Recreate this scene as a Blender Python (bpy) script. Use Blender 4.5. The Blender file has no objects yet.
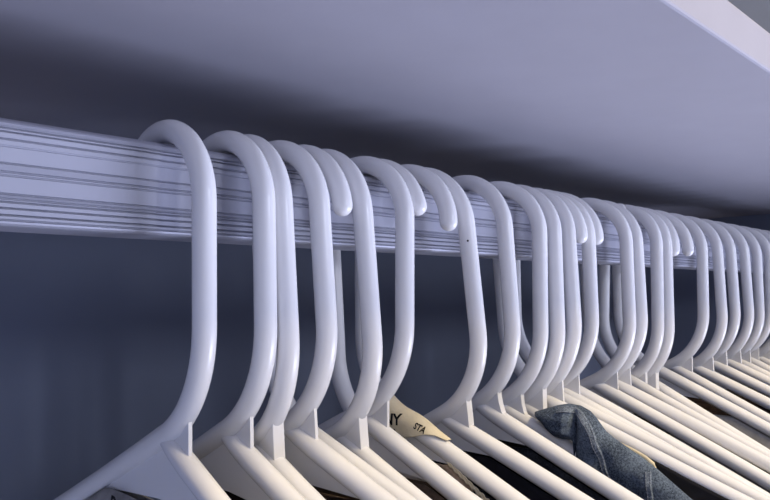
import bpy, bmesh, math, random
from mathutils import Vector, Matrix, noise
random.seed(7)
MM = 0.001
C = bpy.context.scene.collection

# ------------------------------------------------------------------ helpers
def obj(name, bm, mat, parent=None, smooth=True, loc=(0, 0, 0)):
    me = bpy.data.meshes.new(name)
    bmesh.ops.recalc_face_normals(bm, faces=bm.faces[:])
    bm.to_mesh(me); bm.free()
    if smooth:
        for f in me.polygons: f.use_smooth = True
    me.materials.append(mat)
    o = bpy.data.objects.new(name, me); C.objects.link(o)
    o.location = loc
    if parent: o.parent = parent
    return o
def tag(o, label=None, cat=None, group=None, kind=None):
    if label: o['label'] = label
    if cat: o['category'] = cat
    if group: o['group'] = group
    if kind: o['kind'] = kind
    return o
def empty(name, loc, label, cat, group=None):
    o = bpy.data.objects.new(name, None); C.objects.link(o)
    o.location = loc; o.empty_display_size = 0.02
    return tag(o, label, cat, group)
def add_box(bm, x0, x1, y0, y1, z0, z1):
    v = [bm.verts.new((x, y, z)) for x in (x0, x1) for y in (y0, y1) for z in (z0, z1)]
    for q in ((0,1,3,2),(4,6,7,5),(0,4,5,1),(2,3,7,6),(0,2,6,4),(1,5,7,3)):
        bm.faces.new([v[i] for i in q])
def add_tube(bm, pts, r, seg=20, cap0=True, cap1=True):
    """round tube along pts (Vectors); rounded ends where capped. r: number or list"""
    pts = [Vector(p) for p in pts]
    n = len(pts)
    rad = list(r) if isinstance(r, (list, tuple)) else [r] * n
    tang = []
    for i in range(n):
        a = pts[max(i - 1, 0)]; b = pts[min(i + 1, n - 1)]
        tang.append((b - a).normalized())
    P, R, T = [], [], []
    if cap0:
        for k in range(4):
            a = math.pi / 2 * (k / 4)
            P.append(pts[0] - tang[0] * rad[0] * math.cos(a)); R.append(max(rad[0] * math.sin(a), rad[0] * .03)); T.append(tang[0])
    P += pts; R += rad; T += tang
    if cap1:
        for k in range(1, 5):
            a = math.pi / 2 * (k / 4)
            P.append(pts[-1] + tang[-1] * rad[-1] * math.sin(a)); R.append(max(rad[-1] * math.cos(a), rad[-1] * .03)); T.append(tang[-1])
    ref = Vector((1, 0, 0))
    if abs(T[0].dot(ref)) > .9: ref = Vector((0, 0, 1))
    u = (ref - T[0] * ref.dot(T[0])).normalized()
    rings = []
    for p, rr, t in zip(P, R, T):
        u = (u - t * u.dot(t)).normalized(); w = t.cross(u)
        rings.append([bm.verts.new(p + (u * math.cos(2 * math.pi * k / seg) + w * math.sin(2 * math.pi * k / seg)) * rr) for k in range(seg)])
    for a, b in zip(rings[:-1], rings[1:]):
        for k in range(seg):
            bm.faces.new((a[k], a[(k + 1) % seg], b[(k + 1) % seg], b[k]))
    if cap0: bm.faces.new(rings[0][::-1])
    if cap1: bm.faces.new(rings[-1])
def add_grid(bm, rows):
    V = [[bm.verts.new(p) for p in row] for row in rows]
    for a, b in zip(V[:-1], V[1:]):
        for k in range(len(a) - 1):
            bm.faces.new((a[k], a[k + 1], b[k + 1], b[k]))
    return V

# ------------------------------------------------------------------ materials
def mat(name, col, rough=.5, metal=0, spec=.5, noise_amt=0, noise_scale=50, bump=0, bump_scale=200, sss=0):
    m = bpy.data.materials.new(name); m.use_nodes = True
    nt = m.node_tree; b = nt.nodes['Principled BSDF']
    b.inputs['Roughness'].default_value = rough
    b.inputs['Metallic'].default_value = metal
    b.inputs['Specular IOR Level'].default_value = spec
    tc = nt.nodes.new('ShaderNodeTexCoord')
    if noise_amt:
        n = nt.nodes.new('ShaderNodeTexNoise'); n.inputs['Scale'].default_value = noise_scale
        n.inputs['Detail'].default_value = 4
        nt.links.new(tc.outputs['Object'], n.inputs['Vector'])
        r = nt.nodes.new('ShaderNodeValToRGB')
        r.color_ramp.elements[0].position = .3; r.color_ramp.elements[1].position = .7
        r.color_ramp.elements[0].color = (*[c * (1 - noise_amt) for c in col], 1)
        r.color_ramp.elements[1].color = (*[min(1, c * (1 + noise_amt)) for c in col], 1)
        nt.links.new(n.outputs['Fac'], r.inputs['Fac']); nt.links.new(r.outputs['Color'], b.inputs['Base Color'])
    else:
        b.inputs['Base Color'].default_value = (*col, 1)
    if bump:
        n2 = nt.nodes.new('ShaderNodeTexNoise'); n2.inputs['Scale'].default_value = bump_scale
        nt.links.new(tc.outputs['Object'], n2.inputs['Vector'])
        bp = nt.nodes.new('ShaderNodeBump'); bp.inputs['Strength'].default_value = bump; bp.inputs['Distance'].default_value = .0005
        nt.links.new(n2.outputs['Fac'], bp.inputs['Height']); nt.links.new(bp.outputs['Normal'], b.inputs['Normal'])
    return m
def woven(name, dark, light, scale=900, mix_scale=60, angle=.75, contrast=1.0):
    """diagonal twill: light and dark threads, with wear patches"""
    m = bpy.data.materials.new(name); m.use_nodes = True
    nt = m.node_tree; b = nt.nodes['Principled BSDF']
    b.inputs['Roughness'].default_value = .9; b.inputs['Specular IOR Level'].default_value = .15
    tc = nt.nodes.new('ShaderNodeTexCoord')
    mp = nt.nodes.new('ShaderNodeMapping'); mp.inputs['Rotation'].default_value = (angle, 0, 0)
    nt.links.new(tc.outputs['Object'], mp.inputs['Vector'])
    w = nt.nodes.new('ShaderNodeTexWave'); w.inputs['Scale'].default_value = scale; w.bands_direction = 'Z'
    w.inputs['Distortion'].default_value = 3; w.inputs['Detail'].default_value = 2; w.inputs['Detail Scale'].default_value = 3
    nt.links.new(mp.outputs['Vector'], w.inputs['Vector'])
    n = nt.nodes.new('ShaderNodeTexNoise'); n.inputs['Scale'].default_value = mix_scale; n.inputs['Detail'].default_value = 5
    nt.links.new(tc.outputs['Object'], n.inputs['Vector'])
    n2 = nt.nodes.new('ShaderNodeTexNoise'); n2.inputs['Scale'].default_value = 1100; n2.inputs['Detail'].default_value = 2
    nt.links.new(tc.outputs['Object'], n2.inputs['Vector'])
    a1 = nt.nodes.new('ShaderNodeMath'); a1.operation = 'MULTIPLY_ADD'; a1.inputs[1].default_value = .42 * contrast
    nt.links.new(w.outputs['Fac'], a1.inputs[0]); 
    s1 = nt.nodes.new('ShaderNodeMath'); s1.operation = 'MULTIPLY_ADD'; s1.inputs[1].default_value = .9; s1.inputs[2].default_value = -.22
    nt.links.new(n.outputs['Fac'], s1.inputs[0]); nt.links.new(s1.outputs[0], a1.inputs[2])
    a2 = nt.nodes.new('ShaderNodeMath'); a2.operation = 'MULTIPLY_ADD'; a2.inputs[1].default_value = .9 * contrast; 
    nt.links.new(n2.outputs['Fac'], a2.inputs[0])
    a3 = nt.nodes.new('ShaderNodeMath'); a3.operation = 'SUBTRACT'; a3.inputs[1].default_value = .45 * contrast
    nt.links.new(a1.outputs[0], a3.inputs[0]); nt.links.new(a3.outputs[0], a2.inputs[2])
    r = nt.nodes.new('ShaderNodeValToRGB')
    r.color_ramp.elements[0].position = .15; r.color_ramp.elements[1].position = .85
    r.color_ramp.elements[0].color = (*dark, 1); r.color_ramp.elements[1].color = (*light, 1)
    nt.links.new(a2.outputs[0], r.inputs['Fac']); nt.links.new(r.outputs['Color'], b.inputs['Base Color'])
    bp = nt.nodes.new('ShaderNodeBump'); bp.inputs['Strength'].default_value = .5; bp.inputs['Distance'].default_value = .0004
    nt.links.new(a2.outputs[0], bp.inputs['Height']); nt.links.new(bp.outputs['Normal'], b.inputs['Normal'])
    return m
M = dict(
    plastic=mat('hanger_plastic', (.80, .79, .79), .27, spec=.5, bump=.06, bump_scale=300),
    rail=mat('rail_satin_metal', (.37, .375, .44), .5, metal=.25, noise_amt=.03, noise_scale=30),
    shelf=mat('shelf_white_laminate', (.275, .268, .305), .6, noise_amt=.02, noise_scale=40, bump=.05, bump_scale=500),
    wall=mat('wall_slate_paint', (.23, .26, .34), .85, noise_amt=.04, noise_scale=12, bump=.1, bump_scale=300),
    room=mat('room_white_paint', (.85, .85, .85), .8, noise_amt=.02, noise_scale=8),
    floor=mat('floor_oak', (.42, .33, .24), .5, noise_amt=.15, noise_scale=6),
    denim=woven('denim_twill', (.007, .012, .028), (.19, .24, .315), contrast=1.25),
    seam=woven('denim_seam_twill', (.03, .045, .08), (.36, .42, .50), scale=1400),
    thread=mat('seam_thread', (.22, .25, .30), .9),
    denim2=woven('charcoal_twill', (.006, .007, .010), (.05, .055, .07), contrast=.8),
    black=mat('black_jersey', (.010, .010, .014), .85, spec=.2, noise_amt=.3, noise_scale=150),
    brown=mat('brown_knit', (.10, .07, .05), .9, spec=.2, noise_amt=.35, noise_scale=200, bump=.4, bump_scale=600),
    umber=mat('dark_brown_cotton', (.035, .022, .018), .9, spec=.2, noise_amt=.4, noise_scale=220),
    tan=mat('tan_cotton', (.46, .34, .24), .9, spec=.2, noise_amt=.2, noise_scale=250, bump=.3, bump_scale=700),
    cream=mat('cream_cotton', (.76, .67, .48), .9, spec=.2, noise_amt=.07, noise_scale=160, bump=.25, bump_scale=900),
    grey=mat('grey_cotton', (.30, .29, .28), .9, spec=.2, noise_amt=.15, noise_scale=200),
    ink=mat('black_print', (.008, .008, .010), .7, spec=.2),
    frame=mat('lamp_housing', (.8, .8, .8), .5),
)

# ------------------------------------------------------------------ hanger geometry
R_T = 4.25            # tube radius, mm
RL, ZC, LS, RHO, AL = 27.386, -5.125, 50.703, 44.564, math.radians(26.106)
SAT = 65.0
# (id, +1 = shank in front of the rail / -1 = shank behind it, X, turn, lean, swing, neck length change)
H = {r[0]: r[1:] for r in [
    ('H1', 1, 162.77, -4.66, 1.47, 2.18, -7.46),
    ('H2', 1, 188.74, -3.84, 0.74, 0.18, -6.20),
    ('H3', 1, 199.38, -8.12, 1.72, -1.71, -1.13),
    ('H4', 1, 215.43, -0.82, 1.26, -2.91, -5.31),
    ('R5', -1, 228.81, -1.99, 1.32, -4.70, 1.40),
    ('H6', 1, 242.78, -6.01, 2.97, -1.77, 1.72),
    ('H7', 1, 266.33, 0.99, -0.25, 1.04, -4.45),
    ('R8', -1, 275.78, 2.56, 0.22, -2.73, 9.91),
    ('R9', -1, 297.98, 1.59, -0.89, -0.45, 2.18),
    ('H10', 1, 311.91, 2.40, 5.28, -2.24, 2.56),
    ('H11', 1, 348.05, -3.14, 2.25, -1.93, -1.01),
    ('H12', 1, 377.96, 6.73, -0.50, 0.72, 2.10),
    ('H13', 1, 396.04, 1.36, -2.30, -1.68, 2.86),
    ('H14', 1, 412.25, 1.03, -5.54, -5.10, 0.16),
    ('R14', -1, 424.65, 6.64, -0.31, -3.74, 1.10),
    ('H15', 1, 433.96, 8.00, -0.19, -0.69, -2.52),
    ('R16', -1, 443.87, 10.54, 0.31, 0.22, -5.05),
    ('H17', 1, 485.87, 6.57, 1.50, 0.01, -0.39),
    ('H18', 1, 502.40, 4.65, -1.07, -1.83, -1.81),
    ('R22', -1, 531.89, -8.21, -0.19, -1.72, -0.29),
    ('H19', 1, 540.71, -8.23, -0.19, 1.21, 3.48),
    ('H20', 1, 555.51, -5.64, -1.09, 0.01, 5.17),
    ('R21', -1, 567.24, -1.98, -0.79, 2.60, -0.11),
    ('R23', -1, 591.10, 4.76, 1.68, 0.52, -1.78)]}
def place(hid, u, z, x=0.0):
    """hanger-plane point (u towards the room, z up, x sideways; mm, from hook centre) -> metres relative to the hook centre"""
    d, X, yaw, lean, sw, dl = H[hid]
    yaw, lean, sw = math.radians(yaw), math.radians(lean), math.radians(sw)
    vx = -math.tan(yaw) * (u - SAT * math.tanh(u / SAT)) + x; vy = -u; vz = z
    c, s = math.cos(sw), math.sin(sw); vy, vz = c * vy - s * vz, s * vy + c * vz
    c, s = math.cos(lean), math.sin(lean); vx, vz = c * vx - s * vz, s * vx + c * vz
    c, s = math.cos(yaw), math.sin(yaw); vx, vy = c * vx - s * vy, s * vx + c * vy
    v = Vector((vx, vy, vz)) * MM
    v.x += spread(hid, u)
    return v
ORDER = []            # hangers along the rail, filled below
FARX = {}             # where each arm end settles along the rail (room side, wall side)
def spread(hid, u):
    if hid not in FARX or abs(u) < 85: return 0.0
    f = min(1, (abs(u) - 85) / 90); f = f * f * (3 - 2 * f)
    return FARX[hid][0 if u > 0 else 1] * f * MM
def origin(hid): return Vector((H[hid][1], 0, ZC)) * MM
def zj_of(hid):
    Ls = LS + H[hid][5]
    th = math.pi / 2 - AL
    eu = RL - RHO * (1 - math.cos(th)); ez = -Ls - RHO * math.sin(th)
    return ez - eu * math.tan(AL), eu, ez, Ls
def arm_z(hid, u): return zj_of(hid)[0] - abs(u) * math.tan(AL)

HG = 'white plastic hangers on the closet rail'
def make_hanger(hid, label, web_t, fillet=False, tip=2.0, group=HG):
    d = H[hid][0]
    zj, eu, ez, Ls = zj_of(hid)
    root = empty('clothes_hanger', origin(hid), label, 'clothes hanger', group)
    pl = lambda u, z, x=0.0: place(hid, u * d, z, x)          # local u: + is the shank's side
    m = M['plastic']
    # hook: tip, loop, straight shank, bend down to the junction
    pts = []
    ta = math.radians(180 + tip)
    for k in range(41):
        a = ta + (0 - ta) * k / 40
        pts.append(pl(RL * math.cos(a), RL * math.sin(a)))
    for k in range(1, 9): pts.append(pl(RL, -Ls * k / 8))
    thm = math.pi / 2 - AL
    for k in range(1, 15):
        a = thm * k / 14
        pts.append(pl(RL - RHO * (1 - math.cos(a)), -Ls - RHO * math.sin(a)))
    bm = bmesh.new(); add_tube(bm, pts, R_T * MM, 22, True, False); obj('hook', bm, m, root)
    # two shoulder arms and the bar between them
    uend = 196.0
    def arm(side, u0, capped):
        n = 26; q = []
        for k in range(n + 1):
            u = u0 + (uend * side - u0) * k / n
            q.append(pl(u, zj - abs(u) * math.tan(AL) if u * side > 0 else zj + (-u * side) * math.tan(AL)))
        zb = zj - uend * math.tan(AL)
        for k in range(1, 9):                                  # rounded shoulder end turning into the bar
            a = (math.pi - AL) * k / 8 + AL
            q.append(pl(side * (uend - 7 * math.sin(AL) + 7 * math.sin(a)), zb - 7 * math.cos(AL) + 7 * math.cos(a)))
        rr = [R_T * MM * (min(1, .74 + .26 * math.sin(min(1, k / 2) * math.pi / 2)) if capped else 1) for k in range(len(q))]
        bm = bmesh.new(); add_tube(bm, q, rr, 22, capped, False); obj('shoulder_arm', bm, m, root)
        return side * (uend - 7 * math.sin(AL)), zb - 7 * math.cos(AL) - 7
    arm(-1, eu, False)
    ue, zb = arm(1, 1.5, True)
    pa, pb = pl(ue, zb), pl(-ue, zb)
    bm = bmesh.new(); add_tube(bm, [pa.lerp(pb, k / 24) for k in range(25)], R_T * MM, 18, False, False); obj('crossbar', bm, m, root)
    # neck web: flat plate filling the corner under the bend and between the arms
    ug = 18.1
    bm = bmesh.new(); t = web_t / 2
    up = []
    thg = math.acos(max(-1, 1 - (RL - 13.5) / RHO))
    # top boundary runs along the hook bend's centre line to above ug
    ths = [thm * (1 - k / 10) for k in range(11)]
    bend = [(RL - RHO * (1 - math.cos(a)), -Ls - RHO * math.sin(a)) for a in ths]
    zgb = zj - ug * math.tan(AL)
    outline = [(-62, zj - 62 * math.tan(AL))]
    outline += [(-40, zj - 40 * math.tan(AL)), (-20, zj - 20 * math.tan(AL))] + [p for p in bend if p[0] < ug - .3]
    gz = [p for p in bend if p[0] < ug - .3][-1][1]
    if fillet:
        # the edge leaves the bend smoothly and flows into the arm
        for k in range(7):
            f = k / 6
            outline.append((ug - 1.2 + 1.0 * math.sin(f * math.pi) * -1 + 6.0 * f ** 3, gz + (zgb - 3 - gz) * f))
        outline.append((ug + 7, zj - (ug + 7) * math.tan(AL)))
    else:
        outline += [(ug, gz + 1.0), (ug, zgb)]
    outline += [(40, zj - 40 * math.tan(AL)), (52, zj - 52 * math.tan(AL))]
    zlow = min(-107.5, zj - 15)
    for k in range(13):                                        # gently arched lower edge
        u = 44 - 98 * k / 12
        outline.append((u, min(zlow - .10 * abs(u), zj - abs(u) * math.tan(AL))))
    # keep it a simple star-shaped fan round a middle point
    cu, cz = 2.0, zj - 6
    top = [o for o in outline]
    fr = [bm.verts.new(pl(u, z, -t)) for u, z in top]; bk = [bm.verts.new(pl(u, z, t)) for u, z in top]
    cf = bm.verts.new(pl(cu, cz, -t)); cb = bm.verts.new(pl(cu, cz, t))
    n = len(top)
    for k in range(n):
        j = (k + 1) % n
        bm.faces.new((cf, fr[k], fr[j])); bm.faces.new((cb, bk[j], bk[k])); bm.faces.new((fr[k], bk[k], bk[j], fr[j]))
    w = obj('neck_web', bm, m, root, smooth=False)
    bev = w.modifiers.new('soft_edge', 'BEVEL'); bev.width = min(.0008, web_t * .3 * MM); bev.segments = 2; bev.limit_method = 'ANGLE'; bev.angle_limit = math.radians(40)
    return root

FAR = ['F%d' % k for k in range(9)]
for k, hid in enumerate(FAR):                                  # hangers added past the bunch, to carry light-blocking shirts
    H[hid] = (1, 622.0 + 33 * k, random.uniform(-4, 4), random.uniform(-1.5, 1.5), random.uniform(-2, 2), random.uniform(-3, 3))
ORDER = list(H)
def settle():
    res = {}
    for side in (1, -1):
        xs = [H[h][1] + place(h, side * 180, -180).x / MM for h in ORDER]
        t = xs[:]
        for it in range(400):                                  # relax to a least gap between neighbours
            for i in range(len(t) - 1):
                g_ = 10.4 - (t[i + 1] - t[i])
                if g_ > 0: t[i] -= g_ / 2; t[i + 1] += g_ / 2
        for h, a_, b_ in zip(ORDER, xs, t): res.setdefault(h, []).append(b_ - a_)
    FARX.update(res)
settle()

LAB = {
 'H1': 'leftmost white plastic hanger, standing apart with its broad neck web in full view',
 'H2': 'second white plastic hanger from the left, its shank overlapping the next hanger close behind',
 'H3': 'white hanger half hidden right behind the second one from the left, thick web edge',
 'H4': 'white hanger whose upright shank stands just left of the first rounded hook tip',
 'R5': 'turned-round white hanger with the leftmost hook tip pointing down in front of the rail',
 'H6': 'white hanger with leaning shank just right of the leftmost free hook tip',
 'H7': 'white hanger whose web meets the left end of the cream printed label',
 'R8': 'turned-round white hanger with the middle one of the three well-spaced hook tips, above bare rail',
 'R9': 'turned-round white hanger with the cream printed label draped over its arm',
 'H10': 'white hanger with strongly leaning shank and a tiny dark speck, right of the cream label',
 'H11': 'white hanger between the leaning speckled one and the tight bunch, curved web edge',
 'H12': 'white hanger carrying the crumpled blue denim jacket, first of the tight bunch',
 'H13': 'second white hanger of the tight bunch, its web just behind the denim collar',
 'H14': 'third white hanger of the tight bunch, bare arm rising behind the denim jacket',
 'R14': 'turned-round white hanger squeezed inside the tight bunch, only a sliver of its hook tip showing',
 'H15': 'last front shank of the tight bunch, white hanger with long bare arm above the denim',
 'R16': 'turned-round white hanger whose hook tip closes the right end of the tight bunch',
 'H17': 'white hanger after the gap right of the tight bunch, its back arm in view',
 'H18': 'white hanger pressed against the right side of the first hanger after the gap',
 'R22': 'turned-round white hanger with its shank low behind the right end of the tight bunch',
 'H19': 'second white hanger from the right edge whose shank hangs in front of the rail',
 'H20': 'rightmost white hanger with its shank hanging in front of the rail',
 'R21': 'turned-round white hanger with the rightmost hook tip, its slanting shank showing behind the gap',
 'R23': 'turned-round white hanger farthest along, its shadowed shank behind the first hanger after the gap',
}
WEB = {k: 1.6 for k in H}
WEB.update(H3=5.0, H6=4.6, H10=4.6, H13=4.6, H20=4.6, H11=3.6, H12=4.0, H19=2.6, R5=3, R8=3, R9=3)
roots = {}
for hid in LAB:
    roots[hid] = make_hanger(hid, LAB[hid], WEB[hid], fillet=hid in ('H11', 'H12'), tip={'R22': -80, 'R8': -11, 'R9': -1, 'R5': -1, 'R16': -2}.get(hid, 2.0))
for hid in FAR:
    make_hanger(hid, 'added white plastic hanger in the widely spaced light-blocking row at the far end of the rail', 2.0, group='hangers added at the far end of the rail')
# tiny dark speck on the leaning shank
bm = bmesh.new(); bmesh.ops.create_icosphere(bm, subdivisions=2, radius=.0005)
sp = obj('speck', bm, M['ink'], roots['H10'])
sp.location = place('H10', RL + 2.2, -8.5, -3.6); sp['label'] = 'tiny dark speck on the shank'

# ------------------------------------------------------------------ rail
def make_rail(x0, x1):
    hy = 10.25
    # front face, from top to bottom: (z, depth) with narrow grooves
    lines = [(12.6, .7), (11.5, .8), (9.3, .8), (7.2, .35), (1.9, .8), (-.7, .7), (-1.8, .6), (-7.4, .8), (-8.9, .5), (-9.9, .7), (-11.8, .8), (-13.9, .9), (-15.4, .5)]
    front = [(-hy, 13.6)]
    for z, dep in lines:
        w = .34
        front += [(-hy - (.28 if z > 8 or z < -8.2 or -1 < z < 1.5 else 0), z + w + .05), (-hy + dep, z + w * .4), (-hy + dep, z - w * .4), (-hy - (.28 if z > 9.5 or z < -7.6 else 0), z - w - .05)]
    front += [(-hy, -16.4)]
    bottom = [(-hy + .8, -17.0), (-hy + 3, -17.3), (0, -17.4)]
    prof = front + bottom
    top = []
    for k in range(1, 8):
        a = math.pi / 2 * k / 8
        top.append((-hy * math.cos(a), 13.6 + 3.6 * math.sin(a)))
    prof = top[::-1] + prof        # from near the crest down the front
    prof = [(0, 17.2)] + prof
    back = [(-y, z) for y, z in prof[::-1] if y < -.01]
    full = prof + back
    bm = bmesh.new()
    a = [bm.verts.new(Vector((0, y, z)) * MM) for y, z in full]
    b = [bm.verts.new(Vector((x1 - x0, y, z)) * MM) for y, z in full]
    n = len(full)
    for k in range(n): bm.faces.new((a[k], a[(k + 1) % n], b[(k + 1) % n], b[k]))
    bm.faces.new(a); bm.faces.new(b[::-1])
    return obj('closet_rail', bm, M['rail'], smooth=False, loc=(x0 * MM, 0, 0))
XL, XC, XR = -300, 1050, 2600
rail = make_rail(XL, XC)
tag(rail, 'grooved pale metal closet rail running across under the shelf', 'rail')

# ------------------------------------------------------------------ shelf and room
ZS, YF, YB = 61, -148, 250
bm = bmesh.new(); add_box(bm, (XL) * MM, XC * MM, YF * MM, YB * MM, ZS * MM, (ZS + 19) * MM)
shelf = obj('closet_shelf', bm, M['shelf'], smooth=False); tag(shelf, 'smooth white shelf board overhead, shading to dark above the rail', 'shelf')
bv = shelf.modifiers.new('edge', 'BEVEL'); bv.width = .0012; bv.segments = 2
def struct(name, box, m):
    bm = bmesh.new(); add_box(bm, *[v * MM for v in box])
    return tag(obj(name, bm, m, smooth=False), kind='structure')
ZF, ZCEIL, YR = -1750, 1150, -2600
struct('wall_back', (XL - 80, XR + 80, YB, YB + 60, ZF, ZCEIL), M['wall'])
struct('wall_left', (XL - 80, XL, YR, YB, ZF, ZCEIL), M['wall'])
struct('wall_light_block', (XC, XC + 40, -450, YB, ZF, ZCEIL), M['wall'])  # side panel added to keep the daylight off the back wall
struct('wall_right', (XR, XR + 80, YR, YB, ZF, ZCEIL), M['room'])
struct('ceiling', (XL - 80, XR + 80, YR, YB + 60, ZCEIL, ZCEIL + 60), M['room'])
struct('floor', (XL - 80, XR + 80, YR, YB + 60, ZF - 60, ZF), M['floor'])

# ------------------------------------------------------------------ garments
def bar_pt(hid, u, z, x):
    """hangs below the arms: drifts from the arm's line to the straight crossbar's line further down"""
    zk = max(z, -222); drop = (z - zk) * MM                     # hangs plumb below the bar
    z = zk
    p = place(hid, u, z, x)
    a_, b_ = place(hid, 193, z, x), place(hid, -193, z, x)
    q = b_.lerp(a_, (u + 193) / 386)
    zc = zj_of(hid)[0] - abs(u) * math.tan(AL)
    f = min(1, max(0, (zc - 6 - z) / max(12, (zc + 195)))); 
    p.x += (q.x - p.x) * f; p.z += drop
    return p
def make_garment(hid, name, label, cat, m, un=95, zn=-113, low=-560, w=5.0, neck_drop=0.0, group=None, wav=1.0):
    """cloth hung over both arms: open at the neck, folded over each arm from |u| > un"""
    zj = zj_of(hid)[0]
    root_loc = origin(hid)
    bm = bmesh.new()
    us = [-205 + 410 * k / 82 for k in range(83)]
    NZ = 26
    sides = {}
    for sgn in (-1, 1):
        rows = []
        for u in us:
            zc = zj - abs(u) * math.tan(AL)
            over = abs(u) >= un
            zt = zc if over else min(zn - neck_drop * (sgn < 0), zc - 5.2)
            if over: zt = zc
            row = []
            for k in range(NZ + 1):
                f = (k / NZ) ** 1.6
                z = zt + (low - zt) * f
                wob = noise.noise(Vector((u * .035, z * .012, sgn * 3.1 + H[hid][1]))) * .9 * min(1, max(0, f - .45) * 6) * wav
                wx = w if over else 2.0 + min(w - 2.0, (zt - z) * .25)
                wx += (3.0 - wx) * min(1, max(0, (-222 - z) / 60))
                row.append(bar_pt(hid, u, z, sgn * wx + wob))
            rows.append(row)
        sides[sgn] = add_grid(bm, rows)
    # fold over each arm
    for rng in (range(0, 83), ):
        arcs = {}
        for i in rng:
            if abs(us[i]) >= un:
                zc = zj - abs(us[i]) * math.tan(AL)
                mid = [sides[-1][i][0]]
                for k in range(1, 8):
                    a = math.pi - math.pi * k / 8
                    mid.append(bm.verts.new(place(hid, us[i], zc + (w + .3) / math.cos(AL) * math.sin(a), w * math.cos(a))))
                mid.append(sides[1][i][0]); arcs[i] = mid
        for i in arcs:
            if i + 1 in arcs:
                for k in range(8): bm.faces.new((arcs[i][k], arcs[i][k + 1], arcs[i + 1][k + 1], arcs[i + 1][k]))
    o = obj(name, bm, m, loc=root_loc)
    so = o.modifiers.new('cloth', 'SOLIDIFY'); so.thickness = .0007; so.offset = 0
    return tag(o, label, cat, group)

g = 'garments on the hangers'
make_garment('H1', 'shirt', 'pale grey shirt with black print hanging from the leftmost hanger', 'shirt', M['grey'], un=150, zn=-110.8)
make_garment('H4', 'shirt', 'dark brown shirt low in the gap left of the leftmost free hook tip', 'shirt', M['umber'], un=120)
make_garment('H7', 'sweater', 'brown knit sweater under the arm left of the cream label', 'sweater', M['brown'], un=110, zn=-113)
make_garment('H10', 'top', 'black top hanging below the arm right of the lace edge', 'top', M['black'], un=120)
make_garment('H11', 'trousers' if False else 'jacket', 'charcoal twill jacket hanging between the black top and the blue denim', 'jacket', M['denim2'], un=120)
make_garment('H14', 'top', 'black top with cream shoulder strap behind the denim jacket', 'top', M['black'], un=135, zn=-113)

for hid, nm, lb, m, un in (  # unseen garments, added low on the hangers to block light
    ('H2', 'shirt', 'unseen dark brown shirt added to block light, low under the second hanger from the left', 'umber', 130),
    ('R5', 'shirt', 'unseen dark shirt added to block light, low under the hanger with the leftmost hook tip', 'black', 130),
    ('H6', 'sweater', 'unseen brown sweater added to block light, low under the leaning hanger beside the leftmost hook tip', 'brown', 130),
    ('R9', 'shirt', 'unseen dark shirt added to block light, low behind the cream label', 'black', 130),
    ('R8', 'shirt', 'unseen dark brown shirt added to block light, low just left of the cream label', 'umber', 130),
    ('H15', 'top', 'unseen black top added to block light, low under the last hanger of the tight bunch', 'black', 130),
    ('H17', 'shirt', 'unseen grey shirt added to block light, low under the first hanger after the gap', 'grey', 135),
    ('H18', 'jacket', 'unseen charcoal jacket added to block light, low beside the first hanger after the gap', 'denim2', 135),
    ('H19', 'shirt', 'unseen dark brown shirt added to block light, low under the second front hanger from the right', 'umber', 135),
    ('R21', 'top', 'unseen black top added to block light, low under the hanger with the rightmost hook tip', 'black', 135),
    ('R23', 'shirt', 'unseen grey shirt added to block light, low under the farthest hanger', 'grey', 135)):
    make_garment(hid, nm, lb, nm, M[m], un=un, zn=-122, w=4.8)

for hid in FAR:  # shirts added on the far row to stop daylight reaching the wall
    make_garment(hid, 'shirt', 'dark shirt added to block light, on one of the widely spaced hangers at the far end of the rail', 'shirt', M['umber'], un=135, zn=-122, w=4.8, group='light-blocking shirts added at the far end of the rail')

# grey shirt: black printed mark on its neck edge
def text_mesh(name, body, mat_, fn, size, parent, loc=(0, 0, 0), shear=0.0, bold=.0):
    """lettering as thin mesh; fn(x, y) maps letter coordinates (mm) to metres"""
    cu = bpy.data.curves.new(name + '_curve', 'FONT'); cu.body = body; cu.size = size; cu.shear = shear; cu.offset = bold; cu.resolution_u = 3
    tmp = bpy.data.objects.new(name + '_tmp', cu); C.objects.link(tmp)
    dg = bpy.context.evaluated_depsgraph_get()
    me = bpy.data.meshes.new_from_object(tmp.evaluated_get(dg))
    bpy.data.objects.remove(tmp); bpy.data.curves.remove(cu)
    bm = bmesh.new(); bm.from_mesh(me); bpy.data.meshes.remove(me)
    bmesh.ops.triangulate(bm, faces=bm.faces[:])
    bmesh.ops.subdivide_edges(bm, edges=[e for e in bm.edges if e.calc_length() > .6], cuts=1)
    for v in bm.verts: v.co = fn(v.co.x, v.co.y)
    return obj(name, bm, mat_, parent, smooth=False, loc=loc)
shirt = [o for o in C.objects if o.get('label', '').startswith('pale grey shirt')][0]
text_mesh('print', 'R', M['ink'], lambda x, y: bar_pt('H1', -32.5 + x, -117.4 + y, -6.3), 9.5, shirt, shear=.25, bold=.25)

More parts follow.
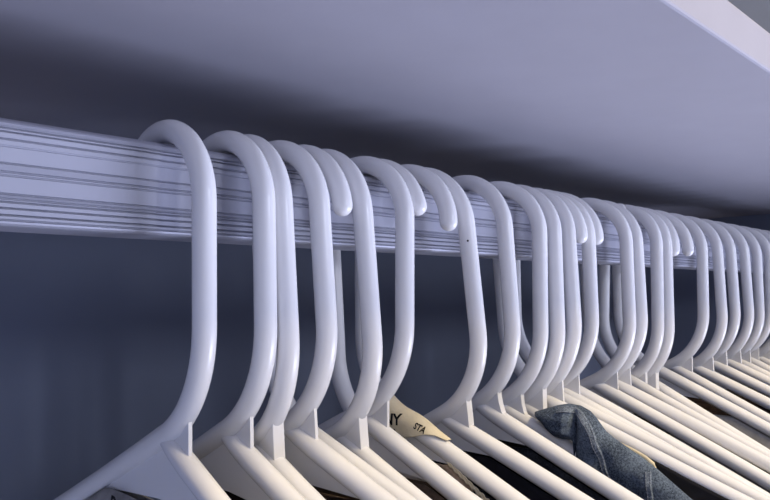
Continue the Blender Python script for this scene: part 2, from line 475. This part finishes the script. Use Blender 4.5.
# tan placket with scalloped cream lace under the labelled arm
zj9 = zj_of('R9')[0]
bm = bmesh.new(); rows = []
for k in range(50):
    z = -112 - k * 6.0 if k > 12 else -112 - k * 1.6
    ue = 27 + min(75, max(0, (-110.5 - z) * 1.45)) if z > -140 else 70
    rows.append([place('R9', 4 + (ue - 4) * j / 24, z, -2.0 - 1.2 * math.sin(j * 1.05 + .4) * min(1, (-z - 109) / 8)) for j in range(25)])
add_grid(bm, rows)
cami = obj('camisole', bm, M['tan'], loc=origin('R9')); tag(cami, 'tan camisole with cream lace edge peeking between two pale arms', 'camisole')
s_ = cami.modifiers.new('cloth', 'SOLIDIFY'); s_.thickness = .0008
bm = bmesh.new(); rows = []
for k in range(90):
    z = -110.5 - k * .33
    ue = 27 + (-110.5 - z) * 1.45
    sc = 2.6 + .7 * abs(math.sin(k * .55))
    rows.append([place('R9', ue + sc * j / 6 - 1.2, z, -3.5 + .4 * math.sin(j * 2 + k)) for j in range(7)])
add_grid(bm, rows); lace = obj('lace_trim', bm, M['cream'], cami); lace['label'] = 'cream scalloped lace trim'
s_ = lace.modifiers.new('cloth', 'SOLIDIFY'); s_.thickness = .0006

# cream strap of the black top behind the denim
blk = [o for o in C.objects if o.get('label', '').startswith('black top with cream')][0]
bm = bmesh.new(); rows = []
for i in range(28):
    u = 56 + i * 2; az = arm_z('H14', u); wd = min(13, 2 + i * 1.3)
    rows.append([place('H14', u, az - .5 - wd * j / 6, -5.5 - .25 * math.sin(j + i * .4)) for j in range(7)])
add_grid(bm, rows); yk = obj('yoke', bm, M['black'], blk)
s_ = yk.modifiers.new('cloth', 'SOLIDIFY'); s_.thickness = .0008
path = [(56, -117.5), (62, -120), (66, -121.8), (71, -124.5), (75, -127.5), (75.5, -130), (74, -133), (78, -137), (86, -143), (96, -152)]
bm = bmesh.new(); rows = []
for i, (u, z) in enumerate(path):
    rows.append([place('H14', u * .945 - .5, z - 1.6 + (j - 2) * .75, -6.2 - .3 * (2 - abs(j - 2))) for j in range(5)])
add_grid(bm, rows); st = obj('strap', bm, M['cream'], blk); st['label'] = 'narrow cream strap'
s_ = st.modifiers.new('cloth', 'SOLIDIFY'); s_.thickness = .0008

# ------------------------------------------------------------------ cream printed label over the neck of a turned-round hanger
RLB = 5.3
z9, e9u, e9z, L9 = zj_of('R9')
sj = -e9u / math.cos(AL); thm = math.pi / 2 - AL
def r9_curve(s):
    if s >= sj:
        return s * math.cos(AL), z9 - s * math.sin(AL), AL
    a = thm - (sj - s) / RHO
    return -(RL - RHO * (1 - math.cos(a))), -L9 - RHO * math.sin(a), math.pi / 2 - a
def lab_pt(s, l, lift=0.0):
    """s along the arm, l across (0 on the crest, negative towards the left face)"""
    u, z, phi = r9_curve(s)
    r = RLB + lift; q = RLB * math.pi / 2
    crest = 1.3 * math.exp(-((s - 8) / 9) ** 2)                # slight tent on the crest
    if abs(l) < q:
        a = l / RLB; x = r * math.sin(a); t = (r + crest) * math.cos(a)
    else:
        x = math.copysign(r, l); t = -(abs(l) - q)
        x += .35 * math.sin(s * .5) * min(1, (abs(l) - q) / 3)
    return place('R9', u + t * math.sin(phi), z + t * math.cos(phi), x)
def interp(x, tab):
    if x <= tab[0][0]: return tab[0][1]
    for (a, b), (c, d) in zip(tab[:-1], tab[1:]):
        if x <= c: return b + (d - b) * (x - a) / (c - a)
    return tab[-1][1]
low_f = [(-18, 22), (-8, 18), (-3, 16.0), (6, 13.4), (11, 9.8), (15, 6.6), (20, 3.6), (24, 2.4), (26, 1.6)]
bm = bmesh.new(); rows = []
for k in range(64):
    s = -17 + 43 * k / 63
    lf = interp(s, low_f); lb = min(14, lf)
    rows.append([lab_pt(s, -lf + (lf + lb) * j / 30) for j in range(31)])
add_grid(bm, rows)
lab = obj('garment_label', bm, M['cream'], loc=origin('R9')); tag(lab, 'cream cloth label printed NY draped over a hanger arm', 'label')
s_ = lab.modifiers.new('cloth', 'SOLIDIFY'); s_.thickness = .0004; s_.offset = 0
def on_label(u0, z0, tilt=0.0):
    ct, stt = math.cos(tilt), math.sin(tilt)
    def fn(x, y):
        u = u0 + x * ct - y * stt; z = z0 + x * stt + y * ct
        s = u * math.cos(AL) - (z - z9) * math.sin(AL); t = u * math.sin(AL) + (z - z9) * math.cos(AL)
        if t > 0:
            crest = 1.3 * math.exp(-((s - 8) / 9) ** 2)
            l = -RLB * math.acos(max(-1, min(1, t / (RLB + crest))))
        else: l = -(RLB * math.pi / 2 - t)
        return lab_pt(s, l, .4)
    return fn
def lettering(body, u0, z0, size, tilt, bold):
    text_mesh('print', body, M['ink'], on_label(u0, z0, tilt), size, lab, bold=bold)
lettering('NY', -8.9, -95.7, 7.2, .02, .22)
lettering('A', -4.7, -101.9, 6.2, .0, .14)
lettering('STA', 8.6, -96.3, 3.7, -.36, .10)

# ------------------------------------------------------------------ blue denim jacket collar bunched over its hanger arm
crest_t = [(26, -95.6), (32.6, -93.3), (39, -91.3), (45.4, -89.9), (52, -90.4), (57, -92.6), (60, -95.3), (63, -99), (65.4, -101.8), (70, -105), (75.7, -108.2), (85.7, -113.4), (93, -118), (103, -125), (125, -140), (150, -158)]
low_t = [(26, -96.6), (28, -98.5), (30.2, -100.5), (34.2, -104.2), (38.8, -107.4), (43.3, -108.2), (48.2, -108.0), (49.8, -110), (51.2, -240), (150, -240)]
wid_t = [(26, 1.5), (27.5, 4.5), (30, 6.5), (34, 8.2), (40, 9.2), (45, 9.6), (48.5, 7.6), (50.6, 4.6), (53, 6.6), (57, 8.6), (64, 8.8), (66, 8.0), (72, 7.6), (90, 7.4), (150, 6.5)]
def hd(u, z, x): return place('H12', u * .972 - .9, z - 1.3, x)
def den_x(u, z):
    zc = interp(u, crest_t); zb = interp(u, low_t); W = interp(u, wid_t)
    Rr = min(9.0, (zc - zb) * .5 + .01)
    dz = max(0, zc - z); g_ = math.sqrt(max(0, 1 - (1 - min(dz / Rr, 1)) ** 2))
    if u < 51:
        db = max(0, z - zb); g_ *= math.sqrt(max(0, 1 - (1 - min(db / min(5, Rr), 1)) ** 2))
    wr = noise.noise(Vector((u * .11, z * .09, 4.2))) * 2.0 + noise.noise(Vector((u * .05 + z * .05, z * .22, 9.0))) * 1.0
    # a pulled crease running down from the crest
    wr -= 3.2 * math.exp(-((u - 51.2 - .06 * (z + 100)) / 1.5) ** 2) * min(1, dz / 6)
    x = (W + wr * min(1, dz / 6)) * g_
    if u > 51 and z < arm_z('H12', u * .972 - .9) + 6.5: x = max(x, 4.9)   # lies over the arm
    return x
bm = bmesh.new(); rows = []
us = [26 + .5 * k for k in range(52)] + [52.0 + 1.0 * k for k in range(99)]
for u in us:
    zc = interp(u, crest_t); zb = interp(u, low_t); row = []
    N = 30
    for k in range(N + 1):
        f = 1 - (1 - k / N) ** 1.0
        if zb < -200: f = 1 - (1 - k / N) ** 2.2
        z = zb + (zc - zb) * f
        row.append(hd(u, z, -den_x(u, z)))
    zb2 = max(zb, -240)
    for k in range(1, N + 1):
        f = k / N
        if zb < -200: f = f ** 2.2
        z = zc + (zb2 - zc) * f
        row.append(hd(u, z, min(5.2, (max(4.8, .62 * den_x(u, z)) if zb < -200 and k > 6 else .62 * den_x(u, z)))))
    rows.append(row)
add_grid(bm, rows)
den = obj('denim_jacket', bm, M['denim'], loc=origin('H12')); tag(den, 'crumpled blue denim jacket collar bunched over a white hanger arm', 'jacket')
s_ = den.modifiers.new('cloth', 'SOLIDIFY'); s_.thickness = .0006; s_.offset = 0
def seam_band(path, w, lift=1.1):
    bm = bmesh.new(); rows = []
    P = []
    for (a, b), (c, d) in zip(path[:-1], path[1:]):
        for k in range(8): P.append((a + (c - a) * k / 8, b + (d - b) * k / 8))
    P.append(path[-1])
    for i, (u, z) in enumerate(P):
        a = P[max(0, i - 1)]; b = P[min(len(P) - 1, i + 1)]
        tx, tz = b[0] - a[0], b[1] - a[1]; n = math.hypot(tx, tz); nx, nz = -tz / n, tx / n
        row = []
        for j in range(9):
            q = (j / 8 - .5) * w
            uu, zz = u + nx * q, z + nz * q
            zz = min(zz, interp(uu, crest_t) + .2)
            pk = .12 * math.sin(i * 1.1)                       # puckered seam
            row.append(hd(uu, zz, -den_x(uu, zz) - (lift + pk) * math.sqrt(max(0, 1 - (2 * (j / 8 - .5)) ** 4)) - .02))
        rows.append(row)
    add_grid(bm, rows)
    s = obj('seam', bm, M['seam'], den); s['label'] = 'raised paler double seam'
    bm = bmesh.new()
    for side in (-.32, .32):
        for i in range(0, len(P) - 2, 2):
            pts = []
            for j in (i, i + 1):
                u, z = P[j]; a = P[max(0, j - 1)]; b = P[min(len(P) - 1, j + 1)]
                tx, tz = b[0] - a[0], b[1] - a[1]; n = math.hypot(tx, tz)
                uu, zz = u - tz / n * side * w, z + tx / n * side * w
                zz = min(zz, interp(uu, crest_t))
                pts.append(hd(uu, zz, -den_x(uu, zz) - lift - .25))
            add_tube(bm, pts, .00022, 6)
    obj('stitching', bm, M['thread'], s)
seam_band([(41, -92.6), (46, -92.0), (51, -92.4), (55.5, -94.8), (59, -98.6), (61.5, -103), (63.6, -108), (66, -114), (68.6, -121), (71.5, -129), (75, -140)], 3.4)
seam_band([(90.5, -118.6), (91.5, -124), (92.2, -131), (93.5, -142)], 3.2)

# ------------------------------------------------------------------ light
def area(name, loc, target, size, power, col, size_y=None):
    l = bpy.data.lights.new(name, 'AREA'); l.energy = power; l.color = col; l.size = size
    if size_y: l.shape = 'RECTANGLE'; l.size_y = size_y
    o = bpy.data.objects.new(name, l); C.objects.link(o)
    o.location = loc; o.rotation_euler = (Vector(target) - Vector(loc)).to_track_quat('-Z', 'Y').to_euler()
    return o
area('window_daylight', (1.65, -1.25, -1.08), (1.1, 0, .05), 1.2, 100, (.66, .72, 1.0), 1.05)
area('ceiling_lamp', (.45, -1.10, 1.12), (.45, -1.0, -1), .42, 31, (1.0, .80, .43))
area('wall_lamp', (.45, -1.6, .32), (.30, 0, 0), 0.22, 5, (.80, .84, 1.0))
w = bpy.data.worlds.new('daylight'); bpy.context.scene.world = w; w.use_nodes = True
bg = w.node_tree.nodes['Background']; bg.inputs['Color'].default_value = (.50, .55, .85, 1); bg.inputs['Strength'].default_value = .07

# ------------------------------------------------------------------ camera
cam = bpy.data.cameras.new('camera'); co = bpy.data.objects.new('camera', cam); C.objects.link(co)
F_PX, PITCH, YAW, ROLL, CY, CZ = 794.424, 3.7443, 48.1604, -0.7820, -254.198, -41.582
cam.sensor_fit = 'HORIZONTAL'; cam.sensor_width = 36; cam.lens = F_PX / 770 * 36; cam.clip_start = .005; cam.clip_end = 50
ps, th, ro = map(math.radians, (YAW, PITCH, ROLL))
fw = Vector((math.sin(ps) * math.cos(th), math.cos(ps) * math.cos(th), math.sin(th)))
rt = Vector((math.cos(ps), -math.sin(ps), 0)); up = rt.cross(fw)
c, s = math.cos(ro), math.sin(ro)
r2 = rt * c + up * s; u2 = up * c - rt * s
mw = Matrix((( r2.x, u2.x, -fw.x, 0), (r2.y, u2.y, -fw.y, CY * MM), (r2.z, u2.z, -fw.z, CZ * MM), (0, 0, 0, 1)))
co.matrix_world = mw
sc = bpy.context.scene; sc.camera = co
sc.view_settings.view_transform = 'Standard'; sc.view_settings.look = 'None'; sc.view_settings.gamma = 1
sc.view_settings.use_curve_mapping = False; sc.view_settings.exposure = 0.0
